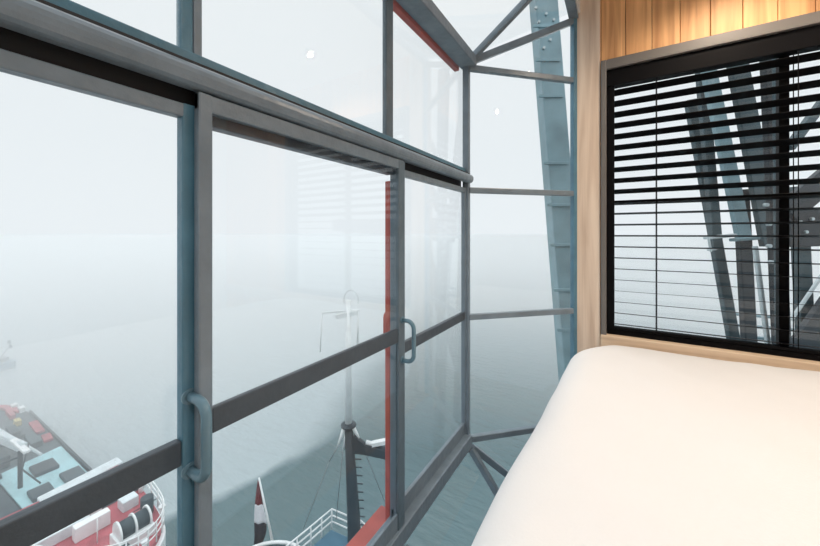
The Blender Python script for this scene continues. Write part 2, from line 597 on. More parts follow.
def sash(y0, y1, xa, xb, stiles, head, mid, bot, ma):
    """stiles: list of (ya, yb, material)"""
    xm = (xa + xb) / 2
    s = MB().box(xa, xb, y0, y1, head[0], head[1]).box(xa + 0.004, xb - 0.004, y0, y1, bot[0], bot[1]).build('sash', ma, w1, bevel=0.003)
    ylo, yhi = y0, y1
    for (ya, yc, mm) in stiles:
        MB().box(xa - 0.001, xb + 0.001, ya, yc, bot[0] - 0.001, head[1] + 0.001).build('stile', mm, s, bevel=0.004)
        if abs(min(ya, yc) - y0) < 0.002:
            ylo = max(ya, yc)
        if abs(max(ya, yc) - y1) < 0.002:
            yhi = min(ya, yc)
    MB().box(xa + 0.002, xb - 0.002, ylo, yhi, mid[0], mid[1]).build('mid_rail', M['recess_bar'], s, bevel=0.003)
    MB().box(xm - 0.003, xm + 0.003, ylo, yhi, mid[1], head[0]).build('pane', M['glass'], s)
    MB().box(xm - 0.003, xm + 0.003, ylo, yhi, bot[1], mid[0]).build('pane', M['glass'], s)
    return s


M['recess_bar'] = mat('charcoal_steel_paint', (0.055, 0.072, 0.090), 0.4, 0.0, 0.12, 14, 0.2, 40)
# left sash, set back
HL = (rel(0.1205 * D), rel(0.1345 * D))
BL = (rel(-0.588 * D), rel(-0.551 * D))
xa, xb = -0.028, -0.004
yl1 = yA(197.5, xb)
yl0 = yA(182.5, xb)
sL = sash(YL, yl1, xa, xb, [(yl0, yl1, M['teal'])], HL, (rel(-0.238 * D), rel(-0.212 * D)), BL, M['frame'])
# middle sash, in front
xc, xd = 0.001, 0.019
ym0 = yA(198.5, xd)
ym1 = yA(213, xd)
ym2 = yA(398.5, xd)
ym3 = yA(405, xd)
HM = (rel(0.1285 * D), rel(0.1470 * D))
sM = sash(ym0, ym3, xc, xd, [(ym0, ym1, M['frame']), (ym2, ym3, M['sash'])], HM, (rel(-0.2135 * D), rel(-0.186 * D)), BL, M['frame'])
# right sash, set back
sR = sash(ym2 + 0.012, -0.006, xa, xb, [(ym2 + 0.012, ym3 + 0.004, M['sash']), (-0.016, -0.006, M['frame'])], HL, (rel(-0.250 * D), rel(-0.227 * D)), BL, M['frame'])
MB().box(-0.034, -0.002, ym1, ym2, rel(0.1175 * D), rel(0.133 * D)).build('head_track', M['recess_bar'], w1, bevel=0.003)


def pull(sash_, X, y, z0, z1, reach, name='handle', mm=None, rr=0.0095):
    pts = []
    c = 0.028
    pts.append((X, y, z1))
    for i in range(6):
        an = math.pi / 2 * i / 5
        pts.append((X + reach - c + c * math.sin(an), y, z1 - c + c * math.cos(an)))
    for i in range(6):
        an = math.pi / 2 * i / 5
        pts.append((X + reach - c + c * math.cos(an), y, z0 + c - c * math.sin(an)))
    pts.append((X, y, z0))
    if X < -0.03:
        pts = [(2 * X - p_[0], p_[1], p_[2]) for p_ in pts]
    m_ = MB().tube(pts, rr, 12)
    s_ = 1 if X > -0.03 else -1
    for zz in (z0, z1):
        m_.disc((X + 0.002 * s_, y, zz), (1, 0, 0), rr * 1.6, 0.006, 16)
    return m_.build(name, mm or M['handle'], sash_)


# door-pull handles: on the left sash's stile and on the middle sash's right stile
yh = yA(189.5, xb)
dep = (xb - CAM.x) / (CY_ * ((189.5 - 410) / F) - SY_)
pull(sL, xb, yh, rel((234 - 470) / F * dep), rel((234 - 396) / F * dep), 0.062)
yh2 = yA(402, xd)
dep2 = (xd - CAM.x) / (CY_ * ((402 - 410) / F) - SY_)
pull(sM, xd, yh2, rel((234 - 360) / F * dep2), rel((234 - 320) / F * dep2), 0.052, rr=0.008)
h3 = pull(sR, -0.05, yA(394, -0.05), rel(-0.25 * D), rel(-0.165 * D), 0.045, mm=M['red'], rr=0.007)  # added shape in place of the inner handle's reflection
h3['label'] = 'red handle shape standing in for the inner handle reflected in the glass'

# ---- chamfered glass at the corner
w2 = empty('window_2', (0, 0, ZB))
tag(w2, 'narrow angled glass panel between corner post and pine wall', 'window', kind='structure')
cd = Vector((math.sqrt(0.5), math.sqrt(0.5), 0))      # along the chamfer
cn = Vector((math.sqrt(0.5), -math.sqrt(0.5), 0))     # into the room
LC = XQ * math.sqrt(2)
ZD = ZB - LS * XQ


def cpt(s, z, o_=0.0):
    v = cd * s + cn * o_
    return Vector((v.x, v.y + 0.0, z))


bw = 0.032
zs = [rel(0.486 * D), rel(0.128 * D), rel(-0.243 * D), rel(-0.60 * D)]
for z in zs:
    MB().bar(cpt(0.008, z), cpt(LC, z), 0.03, bw).build('rail', M['frame'], w2, bevel=0.004)
MB().bar(cpt(LC - 0.004, ZD - 0.05), cpt(LC - 0.004, ZC - 0.001), 0.034, 0.034, cn).build('post', M['teal'], w2, bevel=0.003)
MB().bar(cpt(0.03, ZT + 0.015), cpt(LC, ZC - 0.03), 0.032, 0.038, (0, 0, 1)).build('top_brace', M['frame'], w2, bevel=0.004)
MB().bar(cpt(0.03, ZB - 0.01), cpt(LC, ZD + 0.02), 0.03, 0.034, (0, 0, 1)).build('bottom_brace', M['frame'], w2, bevel=0.004)
for z0, z1 in zip(zs[1:], zs):
    a_, b_ = cpt(0.02, z0 + bw / 2), cpt(LC - 0.02, z0 + bw / 2)
    MB().prism([a_, b_, cpt(LC - 0.02, z1 - bw / 2), cpt(0.02, z1 - bw / 2)], cn * 0.006).build('pane', M['glass'], w2)
MB().prism([cpt(0.08, zs[0] + 0.02), cpt(LC - 0.02, zs[0] + 0.02), cpt(LC - 0.02, ZC - 0.06)], cn * 0.006).build('pane', M['glass'], w2)
MB().prism([cpt(0.08, zs[3] - 0.02), cpt(LC - 0.02, zs[3] - 0.02), cpt(LC - 0.02, ZD + 0.06)], cn * 0.006).build('pane', M['glass'], w2)

# ---- sloped glass roof above the front, and sloped glass below it
w3 = empty('window_3', (0, 0, ZT))
tag(w3, 'sloping glass roof strip above the glass front', 'window', kind='structure')
w4 = empty('window_4', (0, 0, ZB))
tag(w4, 'inward sloping glass below the bottom rail of the front', 'window', kind='structure')
ribs = [0.012, -0.36 * D, -0.745 * D]
for i, y in enumerate(ribs):
    MB().bar((0.03, y, ZT + 0.03), (XQ, y, ZC), 0.030, 0.034).build('rafter', M['frame'], w3, bevel=0.004)
    MB().bar((0.02, y, ZB - 0.02), (XE - 0.02, y, ZB - LS * (XE - 0.02)), 0.030, 0.034).build('rib', M['frame'], w4, bevel=0.004)
MB().box(XQ - 0.03, XQ + 0.02, YL, YB, ZC - 0.03, ZC).build('ridge_rail', M['frame'], w3)


def slope(y0, y1, x0, x1, zf, nm, par, tri=False):
    pl = [(x0, y0, zf(x0)), (x1, y0, zf(x1)), (x1, y1, zf(x1)), (x0, y1, zf(x0))] if not tri else \
         [(x0, y0, zf(x0)), (x1, y0, zf(x1)), (x1, y1, zf(x1))]
    return MB().prism(pl, (0, 0, 0.006)).build(nm, M['glass'], par)


zr = lambda x: ZT + 0.03 + RS * (x - 0.03)
zl = lambda x: ZB - LS * x
yy = [YL, ribs[2], ribs[1], ribs[0]]
for y0, y1 in zip(yy, yy[1:]):
    slope(y0 + 0.02, y1 - 0.02, 0.04, XQ - 0.02, zr, 'pane', w3)
    slope(y0 + 0.02, y1 - 0.02, 0.02, XE - 0.02, zl, 'pane', w4)
slope(0.034, XQ - 0.05, 0.07, XQ - 0.02, zr, 'pane', w3, True)
slope(0.034, XE - 0.05, 0.07, XE - 0.02, zl, 'pane', w4, True)

# ================================================================== THINGS INDOORS
# ---- venetian blind
bl = empty('venetian_blind', (WX0 + fw, YB, WZ0 + 0.03))
tag(bl, 'black venetian blind hanging in the pine wall window, upper slats tilted', 'blind')
bx0, bx1 = WX0 + fw + 0.002, WX1 - fw - 0.002
yc_ = YB + 0.028
MB().box(bx0, bx1, YB - 0.005, YB + 0.06, rel(0.448 * D), WZ1 - 0.0560).build('headrail', M['black'], bl, bevel=0.002)
for xx in (bx0, bx1 - 0.037):
    MB().box(xx, xx + 0.037, YB + 0.004, YB + 0.052, WZ0 + 0.036, rel(0.448 * D)).build('side_guide', M['black'], bl, bevel=0.002)
mb = MB()
pitch = 0.0636
z = rel(0.448 * D) - 0.035
zmin = WZ0 + 0.06
ztr = rel(0.160)
while z > zmin:
    tl = R(24) if z > ztr else R(8)
    wd, th = 0.050, 0.0022
    prev = None
    dx = math.cos(tl) * wd / 2
    dz = math.sin(tl) * wd / 2
    # room edge up when tl > 0
    mb.bar((bx0 + 0.037, yc_, z), (bx1 - 0.037, yc_, z), wd, th, (0, math.sin(tl), math.cos(tl)))
    z -= pitch
mb.bar((bx0 + 0.037, yc_, ztr + 0.014), (bx1 - 0.037, yc_, ztr + 0.014), 0.05, 0.0022, (0, math.sin(R(12)), math.cos(R(12))))
mb.build('slats', M['slat'], bl)
MB().box(bx0 + 0.037, bx1 - 0.037, yc_ - 0.022, yc_ + 0.022, WZ0 + 0.037, WZ0 + 0.050).build('bottom_rail', M['black'], bl, bevel=0.002)
for xx in (XQ + 0.2119 * D, XM + 0.03, 1.86):
    mb = MB()
    for yy_ in (yc_ - 0.026, yc_ + 0.026):
        mb.box(xx - 0.0018, xx + 0.0018, yy_ - 0.001, yy_ + 0.001, WZ0 + 0.045, rel(0.45 * D))
    mb.build('cord', M['black'], bl)

# ---- bed
BX0, BX1, BY0, BY1 = 0.442, 2.12, -1.62, 0.470
bed = empty('bed', ((BX0 + BX1) / 2, (BY0 + BY1) / 2, 0))
tag(bed, 'double bed under a smooth white duvet beside the window', 'bed')
MB().box(BX0 + 0.10, BX1 - 0.06, BY0 + 0.06, BY1 - 0.02, 0.0, 0.24).build('base', M['bedwood'], bed, bevel=0.01)
MB().box(BX0 + 0.08, BX1 - 0.05, BY0 + 0.05, BY1 - 0.02, 0.24, 0.47).build('mattress', M['mattress'], bed, bevel=0.05, seg=4)


def rrect(x0, x1, y0, y1, r, n=14, m=26):
    pts = []
    cs = [(x1 - r, y1 - r, 0), (x0 + r, y1 - r, 90), (x0 + r, y0 + r, 180), (x1 - r, y0 + r, 270)]
    for i, (cx, cy, a0) in enumerate(cs):
        for k in range(n):
            an = R(a0 + 90 * k / (n - 1))
            pts.append((cx + r * math.cos(an), cy + r * math.sin(an)))
        nx, ny, a1 = cs[(i + 1) % 4]
        an = R(a1)
        q = (nx + r * math.cos(an), ny + r * math.sin(an))
        p0 = pts[-1]
        for k in range(1, m):
            pts.append((p0[0] + (q[0] - p0[0]) * k / m, p0[1] + (q[1] - p0[1]) * k / m))
    return pts


ZTOP = rel(-0.596)
rings = []
RR, RC = 0.115, 0.27
prof = [(0.03, 0.20), (0.012, 0.27), (0.004, 0.34), (0.0, ZTOP - RR)]
for i in range(1, 11):
    an = math.pi / 2 * i / 10
    prof.append((RR * 1.25 * (1 - math.cos(an)), ZTOP - RR + RR * math.sin(an)))
ins = RR * 1.25
while ins < 0.80:
    ins += 0.03
    prof.append((ins, ZTOP))
mb = MB()
for ins, z in prof:
    pl = rrect(BX0 + ins, BX1 - ins, BY0 + ins, BY1 - ins * 0.75, max(RC - ins * 0.6, 0.03))
    ring = []
    for (px_, py_) in pl:
        amp = 0.015 if z > ZTOP - 0.01 else 0.006
        v3 = Vector((px_ * 2.3, py_ * 2.3, z * 2))
        # soft folds of the cover
        n1_ = noise.noise(v3) + 0.4 * noise.noise(Vector((px_ * 7 + py_ * 3, py_ * 5 - px_ * 2, 3.1)))
        px_ += 0.055 * max(0.0, (py_ + 1.1) / 1.5) * max(0.0, 1 - (px_ - BX0) / 0.8)
        fx = noise.noise(Vector((py_ * 4, z * 3, 5.0))) * 0.010
        zz = z + amp * n1_ if z > 0.3 else z
        # the far window-side corner sags a little
        dcor = math.hypot(px_ - BX0, py_ - BY1)
        zz -= 0.05 * math.exp(-(dcor / 0.16) ** 2)
        ring.append(mb.bm.verts.new((px_ + fx * (1 if z < ZTOP - 0.02 else 0), py_, zz)))
    rings.append(ring)
n = len(rings[0])
for A_, B_ in zip(rings, rings[1:]):
    for k in range(n):
        mb.bm.faces.new((A_[k], A_[(k + 1) % n], B_[(k + 1) % n], B_[k]))
mb.bm.faces.new(rings[-1])
mb.build('duvet', M['cloth'], bed, smooth=True)

# ---- ceiling downlight by the pine wall, plus three added unseen fill lamps
for i, (lx, ly, lab) in enumerate(((1.25, 0.05, 'round ceiling downlight nearest the pine wall and the glass front'),
                                   (2.00, -0.45, 'added unseen fill lamp over the bed, brightening the pine wall'),
                                   (1.249, -2.2, 'added unseen fill lamp near the rear wall and the glass front'),
                                   (2.60, -2.2, 'added unseen fill lamp near the rear wall and side wall'))):
    dl = empty('downlight', (lx, ly, ZH))
    tag(dl, lab, 'ceiling light', 'ceiling downlights')
    MB().disc((lx, ly, ZH - 0.004), (0, 0, 1), 0.045, 0.010, 28).build('bezel', M['alu'], dl)
    MB().disc((lx, ly, ZH - 0.011), (0, 0, 1), 0.014, 0.006, 24).build('lens', M['lamp'], dl)
    L = bpy.data.lights.new('downlight_lamp', 'SPOT')
    L.energy = LAMP_W * (0.95 if ly > 0 else 1.1 if ly > -1 else 0.72)
    L.color = LAMP_COL if ly > -1 else (1.0, 0.97, 0.95)  # added rear fill lamps are neutral white to light the bed
    L.spot_size = R(150)
    L.spot_blend = 0.9
    L.shadow_soft_size = 0.012
    lo = bpy.data.objects.new('downlight_lamp', L)
    COL.objects.link(lo)
    lo.parent = dl
    lo.location = (0, 0, -0.03)

# ================================================================== OUTDOORS
# ---- water and haze
mb = MB()
c0 = (CAM.x, CAM.y)
N = 64
ringv = [(c0[0] + 2500 * math.cos(2 * math.pi * k / N), c0[1] + 2500 * math.sin(2 * math.pi * k / N), rel(ZW)) for k in range(N)]
mb.prism(ringv, (0, 0, -6))
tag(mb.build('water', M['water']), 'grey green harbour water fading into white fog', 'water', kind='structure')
mb = MB()
mb.prism([(c0[0] + 30.9 * math.cos(2 * math.pi * k / N), c0[1] + 30.9 * math.sin(2 * math.pi * k / N), rel(ZW) + 0.02) for k in range(N)], (0, 0, 16.8))
tag(mb.build('haze', M['haze']), 'thin white haze over the water around the ships', 'fog', kind='stuff')

mb = MB()
ri, ro_ = 31.0, 2400.0
vb, vt = [], []
for rad in (ri, ro_):
    vb.append([mb.bm.verts.new((c0[0] + rad * math.cos(2 * math.pi * k / N), c0[1] + rad * math.sin(2 * math.pi * k / N), rel(ZW) + 0.05)) for k in range(N)])
    vt.append([mb.bm.verts.new((v.co.x, v.co.y, rel(ZW) + 17.2)) for v in vb[-1]])
for k in range(N):
    k2 = (k + 1) % N
    mb.bm.faces.new((vb[0][k], vt[0][k], vt[0][k2], vb[0][k2]))
    mb.bm.faces.new((vb[1][k], vb[1][k2], vt[1][k2], vt[1][k]))
    mb.bm.faces.new((vt[0][k], vt[1][k], vt[1][k2], vt[0][k2]))
    mb.bm.faces.new((vb[0][k], vb[0][k2], vb[1][k2], vb[1][k]))
tag(mb.build('fog_bank', M['fog']), 'thick fog bank hiding the far shore and horizon', 'fog', kind='stuff')

# ---- harbour crane legs outside
cr = empty('harbor_crane', tuple(at(750, 234, 5.5).xy) + (rel(ZW),))
tag(cr, 'tall teal steel harbour crane standing outside behind the blind', 'crane')


def cbar(a_, b_, d, wd, dp, m_, name, ext0=0, ext1=0):
    if b_[0] > 600 and wd > 8:
        ex = (a_[0] - 410) * dp / d
        a_, b_, wd = (a_[0] + ex / 2, a_[1]), (b_[0] + ex / 2, b_[1]), wd - ex * 0.8
    p_, q_ = at(a_[0], a_[1], d), at(b_[0], b_[1], d)
    v_ = (q_ - p_)
    p_ = p_ - v_ * ext0
    q_ = q_ + v_ * ext1
    fwd = Vector((-SY_, CY_, 0))
    return MB().bar(p_, q_, wd / F * d, dp, fwd).build(name, m_, cr, bevel=0.012)


# big leg seen through the angled glass
def leg(top, bot, d, wd, dp, m_, name='leg'):
    """a raking leg carried on down to the water"""
    if bot[0] > 600:
        ex = (top[0] - 410) * dp / d
        top, bot, wd = (top[0] + ex / 2, top[1]), (bot[0] + ex / 2, bot[1]), wd - ex * 0.8
    p_, q_ = at(top[0], top[1], d), at(bot[0], bot[1], d)
    v_ = q_ - p_
    p_ = p_ - v_ * 0.6
    k_ = (rel(ZW) - q_.z) / v_.z
    q_ = q_ + v_ * k_
    fwd = Vector((-SY_, CY_, 0))
    # bar(): w is across, h along `up`
    return MB().bar(p_, q_, wd / F * d, dp, fwd).build(name, m_, cr, bevel=0.015)


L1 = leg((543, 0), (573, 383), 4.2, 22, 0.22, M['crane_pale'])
for yy_ in (26, 60, 96, 163, 205, 245, 290, 330):
    xx = 543 + (573 - 543) * yy_ / 383
    MB().bar(at(xx - 12, yy_, 4.08), at(xx + 12, yy_, 4.08), 0.02, 0.035).build('flange', M['crane_pale'], L1, bevel=0.004)
for yy_, o_ in ((8, -8), (14, 2), (22, -6), (40, 4), (48, -3), (20, 9)):
    xx = 543 + (573 - 543) * yy_ / 383 + o_
    MB().disc(at(xx, yy_, 4.08), (-SY_, CY_, 0), 0.016, 0.03, 8).build('bolt', M['galv'], L1)
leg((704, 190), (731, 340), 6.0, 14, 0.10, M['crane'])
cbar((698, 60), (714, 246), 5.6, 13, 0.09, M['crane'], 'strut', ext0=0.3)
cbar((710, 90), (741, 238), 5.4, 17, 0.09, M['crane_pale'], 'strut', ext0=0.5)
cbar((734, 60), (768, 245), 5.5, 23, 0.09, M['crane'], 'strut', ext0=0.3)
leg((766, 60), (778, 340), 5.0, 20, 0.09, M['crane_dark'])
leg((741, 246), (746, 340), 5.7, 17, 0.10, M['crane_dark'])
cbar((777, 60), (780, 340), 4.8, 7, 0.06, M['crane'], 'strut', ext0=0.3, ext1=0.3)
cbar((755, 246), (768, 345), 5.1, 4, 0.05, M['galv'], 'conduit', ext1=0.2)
# platform bracket
cbar((706, 238), (734, 235), 5.3, 3, 0.12, M['galv'], 'platform')
cbar((732, 240), (757, 238), 5.3, 3, 0.12, M['crane_pale'], 'platform')
cbar((708, 250), (716, 249), 5.25, 2, 0.06, M['galv'], 'platform')
cbar((708, 236), (711, 252), 5.2, 2, 0.03, M['galv'], 'platform_post')
# girder and braces to the right
cbar((786, 228), (1500, 203), 6.2, 44, 0.12, M['crane_dark'], 'girder')
cbar((786, 148), (830, 88), 6.0, 13, 0.10, M['crane'], 'brace', ext1=3.0)
cbar((784, 212), (840, 165), 6.1, 28, 0.10, M['crane_dark'], 'brace', ext1=3.0)
leg((797, 246), (802, 345), 6.3, 20, 0.12, M['crane'])
cbar((791, 320), (822, 275), 5.6, 3.0, 0.04, M['galv'], 'tie_rod', ext1=1.0)
cbar((803, 350), (856, 275), 6.0, 40, 0.10, M['crane_dark'], 'brace', ext0=1.5, ext1=0.75)
for k_, yy_ in enumerate((316, 327, 338)):
    cbar((735, yy_ - 2), (830, yy_ + 6), 6.5 + 0.1 * k_, 2.5, 0.10, M['crane_pale'], 'walkway_bar')
for px_, py_, dd in ((766, 205, 4.94), (769, 224, 4.94), (769, 246, 4.94), (771, 262, 4.94), (800, 222, 6.12), (812, 219, 6.12), (806, 232, 6.12)):
    MB().disc(at(px_, py_, dd), (-SY_, CY_, 0), 0.028, 0.05, 8).build('bolt', M['galv'], cr)

# ---- barge: ship frame e1 (towards its far end), e2 (across, towards us)
O2 = Vector((-14.54, 21.15))
E1 = Vector((-0.854, 0.520))
E2 = Vector((-0.520, -0.854))


def sp(a_, b_, z_):
    q_ = O2 + E1 * a_ + E2 * b_
    return cw(q_.x, q_.y, z_)


base = sp(16, 4, ZW)
bg_ = empty('barge', tuple(base))
tag(bg_, 'long cargo barge with red foredeck and pale cyan hatch deck, moored below', 'ship')
ZK, ZF = -18.0, -16.5


def up(h):
    return (0, 0, h)


e2a, e2b = 0.95, 7.6
outl = [(6.5, e2a), (27, e2a), (30, 1.4), (32, 2.5), (33, 4.3), (32, 6.1), (30, 7.2), (27, e2b), (6.5, e2b)]
MB().prism([sp(a_, b_, ZW - 1) for a_, b_ in outl], up(ZK - ZW + 1)).build('hull', M['hull'], bg_, bevel=0.05)
# bulwark cap along the near and far edges
mb = MB()
mb.bar(sp(7, e2a + 0.06, ZK + 0.12), sp(27, e2a + 0.06, ZK + 0.12), 0.14, 0.35)
mb.build('bulwark', M['dark'], bg_)
for a_, b_, e_, f_ in ((21.0, 1.5, 24.0, 1.4), (28, 1.5, 31, 2.3), (31, 2.3, 32.3, 4.3), (18.6, 1.5, 20, 1.4)):
    MB().bar(sp(a_, b_, ZK + 0.16), sp(e_, f_, ZK + 0.16), 0.55, 0.2).build('coaming', M['pink'], bg_)
# cyan hatch deck
hatch = MB().prism([sp(a_, b_, ZK) for a_, b_ in ((9.3, 1.15), (16.8, 1.15), (15.9, 4.9), (9.3, 4.6))], up(0.12)).build('hatch_deck', M['cyan'], bg_, bevel=0.03)
for a_, b_, la, lb in ((13.9, 2.75, 1.7, 1.3), (10.9, 1.9, 1.7, 1.1), (10.5, 3.6, 1.5, 1.1), (15.6, 5.0, 1.2, 0.7)):
    hh = MB().prism([sp(a_ + i * la / 2, b_ + j * lb / 2, ZK + 0.1) for i, j in ((-1, -1), (1, -1), (1, 1), (-1, 1))], up(0.28))
    hh.build('hatch', M['dark'] if lb > 1.1 else M['hull'], bg_, bevel=0.06)
MB().prism([sp(a_, b_, ZK) for a_, b_ in ((9.3, 4.75), (16, 5.1), (16, 7.4), (9.3, 7.4))], up(0.30)).build('side_deck', M['hull'], bg_, bevel=0.03)
# davit
mb = MB()
mb.tube([sp(12.6, 4.2, ZK), sp(12.6, 4.2, ZK + 2.7)], 0.13, 10)
mb.tube([sp(12.6, 4.2, ZK + 0.9), sp(14.2, 3.5, ZK + 2.3)], 0.05, 6)
mb.tube([sp(12.6, 4.2, ZK + 1.5), sp(11.6, 3.4, ZK + 0.3)], 0.05, 6)
mb.tube([sp(12.6, 4.2, ZK + 2.3), sp(14.6, 5.6, ZK + 1.4)], 0.06, 6)
dv_ = mb.build('davit', M['dark'], bg_)
MB().bar(sp(11.9, 4.0, ZK + 2.75), sp(14.6, 4.2, ZK + 2.85), 0.35, 0.18).build('davit_head', M['white'], dv_, bevel=0.03)
mb = MB()
mb.tube([sp(13, 4.0, ZK + 2.9), sp(27, 5.4, ZK + 1.8)], 0.11, 8)
mb.tube([sp(15.5, 2.6, ZK + 0.6), sp(28, 4.6, ZK + 1.4)], 0.11, 8)
mb.bar(sp(13.5, 3.9, ZK + 2.5), sp(22, 4.9, ZK + 1.9), 0.45, 0.5)
mb.build('boom', M['cream'], bg_)
# cargo and gear beyond the hatch deck
rnd = random.Random(5)
for k_ in range(26):
    a_, b_ = rnd.uniform(17.6, 29.5), rnd.uniform(2.0, 7.0)
    la, lb, h_ = rnd.uniform(0.6, 2.2), rnd.uniform(0.3, 1.0), rnd.uniform(0.2, 0.9)
    mm = rnd.choice([M['dark'], M['hull'], M['dark'], M['crane'], M['pink']])
    MB().prism([sp(a_ + i * la / 2, b_ + j * lb / 2, ZK - 0.01) for i, j in ((-1, -1), (1, -1), (1, 1), (-1, 1))], up(h_)).build('deck_gear', mm, bg_, bevel=0.04)
for a_, b_, mm, la in ((25.0, 2.2, M['yellow'], 0.9), (28.2, 1.4, M['white'], 0.8), (29.7, 1.6, M['white'], 0.7)):
    MB().prism([sp(a_ + i * la / 2, b_ + j * 0.2, ZK) for i, j in ((-1, -1), (1, -1), (1, 1), (-1, 1))], up(0.5)).build('deck_box', mm, bg_, bevel=0.04)
# foredeck
ctrl = [(7.3, 0.35), (4.2, 0.42), (1.4, 0.62), (-0.9, 0.95), (-2.1, 1.5), (-2.75, 2.4), (-2.6, 3.3), (-1.7, 4.3), (0.6, 5.6), (3.5, 6.7), (7.3, 7.6)]
fo = []
for i in range(len(ctrl) - 1):
    p0_, p1_, p2_, p3_ = [Vector(ctrl[max(0, min(len(ctrl) - 1, i + k_))]) for k_ in (-1, 0, 1, 2)]
    for k_ in range(4):
        t_ = k_ / 4
        fo.append(tuple(0.5 * (2 * p1_ + (p2_ - p0_) * t_ + (2 * p0_ - 5 * p1_ + 4 * p2_ - p3_) * t_ ** 2 + (3 * p1_ - p0_ - 3 * p2_ + p3_) * t_ ** 3)))
fo.append(ctrl[-1])
FC = Vector((3.0, 3.6))


def inset(p_, f_):
    return FC + (Vector(p_) - FC) * f_


MB().prism([sp(a_, b_, ZW - 1) for a_, b_ in fo], up(ZF - ZW + 0.75)).build('bow', M['white'], bg_, bevel=0.04)
fi = [tuple(inset(p_, 0.955)) for p_ in fo]
MB().prism([sp(a_, b_, ZF - 0.24) for a_, b_ in fi], up(0.27)).build('foredeck', M['pink'], bg_)
# pale deckhouse edge across the break of the foredeck
MB().prism([sp(a_, b_, ZF - 1.4) for a_, b_ in ((7.1, 0.2), (8.1, 0.2), (7.5, 4.4), (6.5, 4.4))], up(1.5)).build('breakwater', M['cream'], bg_, bevel=0.05)
# winch
wn_ = MB()
wc = (-1.0, 2.4)
ax = (E2 * 1.0)
axw = (sp(0, 1, 0) - sp(0, 0, 0)).normalized()
c_ = sp(wc[0], wc[1] + 0.1, ZF + 0.80)
win = wn_.prism([sp(wc[0] + i * 0.66, wc[1] + 0.1 + j * 0.80, ZF + 0.02) for i, j in ((-1, -1), (1, -1), (1, 1), (-1, 1))], up(0.55)).build('winch', M['white'], bg_, bevel=0.04)
MB().tube([c_ - axw * 0.66, c_ + axw * 0.66], 0.46, 24).build('drum', M['dark'], win)
for k_ in (-0.66, 0.0, 0.66):
    MB().disc(c_ + axw * k_, axw, 0.56, 0.09, 28).build('flange', M['white'], win)
# lockers
for a_, b_, la, lb, h_, mm in ((1.9, 1.7, 0.8, 0.8, 0.6, 'cream'), (1.45, 3.5, 0.5, 1.5, 0.8, 'white'), (2.4, 4.5, 0.7, 2.2, 0.6, 'cream'), (3.4, 0.9, 0.8, 0.4, 0.5, 'dark'), (2.7, 3.0, 0.5, 0.5, 0.6, 'white'),
                               (4.0, 2.4, 0.9, 0.9, 0.5, 'hull'), (1.1, 1.15, 0.08, 1.3, 0.04, 'dark'), (3.2, 1.8, 0.5, 2.0, 0.05, 'dark'), (4.9, 4.2, 0.8, 2.4, 0.5, 'hull'), (-1.9, 3.2, 0.5, 0.5, 0.5, 'dark')):
    MB().prism([sp(a_ + i * la / 2, b_ + j * lb / 2, ZF + 0.02) for i, j in ((-1, -1), (1, -1), (1, 1), (-1, 1))], up(h_)).build('locker', M[mm], bg_, bevel=0.05)
# ventilator and bollards
mb = MB()
mb.tube([sp(0.3, 1.35, ZF), sp(0.3, 1.35, ZF + 1.0)], 0.32, 12)
mb.build('ventilator', M['dark'], bg_)
for a_, b_ in ((-0.6, 0.95), (-2.4, 2.5), (2.6, 0.8)):
    mb = MB()
    mb.tube([sp(a_, b_, ZF), sp(a_, b_, ZF + 0.55)], 0.12, 10)
    mb.disc(sp(a_, b_, ZF + 0.55), (0, 0, 1), 0.18, 0.08, 12)
    mb.build('bollard', M['white'], bg_)
# railing round the bow
rl = [tuple(inset(p_, 0.98)) for p_ in fo[4:-6]]
mb = MB()
for h_ in (0.35, 0.68, 1.0):
    mb.tube([sp(a_, b_, ZF + 0.2 + h_) for a_, b_ in rl], 0.034, 6)
for a_, b_ in rl[::2]:
    mb.tube([sp(a_, b_, ZF + 0.1), sp(a_, b_, ZF + 1.2)], 0.036, 6)
mb.build('railing', M['white'], bg_)
# flagstaff-like jack pole beside the winch
MB().tube([sp(0.3, 3.6, ZF), sp(0.3, 3.6, ZF + 1.3)], 0.03, 6).build('deck_post', M['white'], bg_)

# ---- mast ship right below
ZS = -17.0


def cp(x_, y_, z_):
    return cw(x_, y_, z_)


ms = empty('mast_ship', tuple(cp(-4.2, 16.5, ZW)))
tag(ms, 'blue decked ship with white rails and tall dark and white mast below', 'ship')
deck = [(-4.53, 19.85), (-2.75, 19.05), (-0.6, 17.2), (0.4, 13.0), (-0.4, 9.5), (-7.5, 9.5), (-8.6, 12.5), (-8.0, 15.2)]
MB().prism([cp(a_, b_, ZW - 1) for a_, b_ in deck], up(ZS - ZW + 0.85)).build('hull', M['white'], ms, bevel=0.05)
MB().prism([cp(-4.3 + (a_ + 4.3) * 0.955, 15 + (b_ - 15) * 0.955, ZS - 0.2) for a_, b_ in deck], up(0.22)).build('deck', M['blue'], ms)
mb = MB()
rp_ = [(-8.0, 15.2), (-5.4, 18.62), (-4.53, 19.8), (-3.35, 19.25), (-2.75, 19.0), (-0.7, 17.2)]
full = []
for (a0, b0), (a1, b1_) in zip(rp_, rp_[1:]):
    n_ = max(1, round(math.hypot(a1 - a0, b1_ - b0) / 0.9))
    for k_ in range(n_):
        full.append((a0 + (a1 - a0) * k_ / n_, b0 + (b1_ - b0) * k_ / n_))
full.append(rp_[-1])
for h_ in (0.36, 0.72, 1.08):
    mb.tube([cp(a_, b_, ZS + h_) for a_, b_ in full], 0.046, 6)
for a_, b_ in full:
    mb.tube([cp(a_, b_, ZS - 0.1), cp(a_, b_, ZS + 1.08)], 0.040, 6)
mb.build('railing', M['white'], ms)
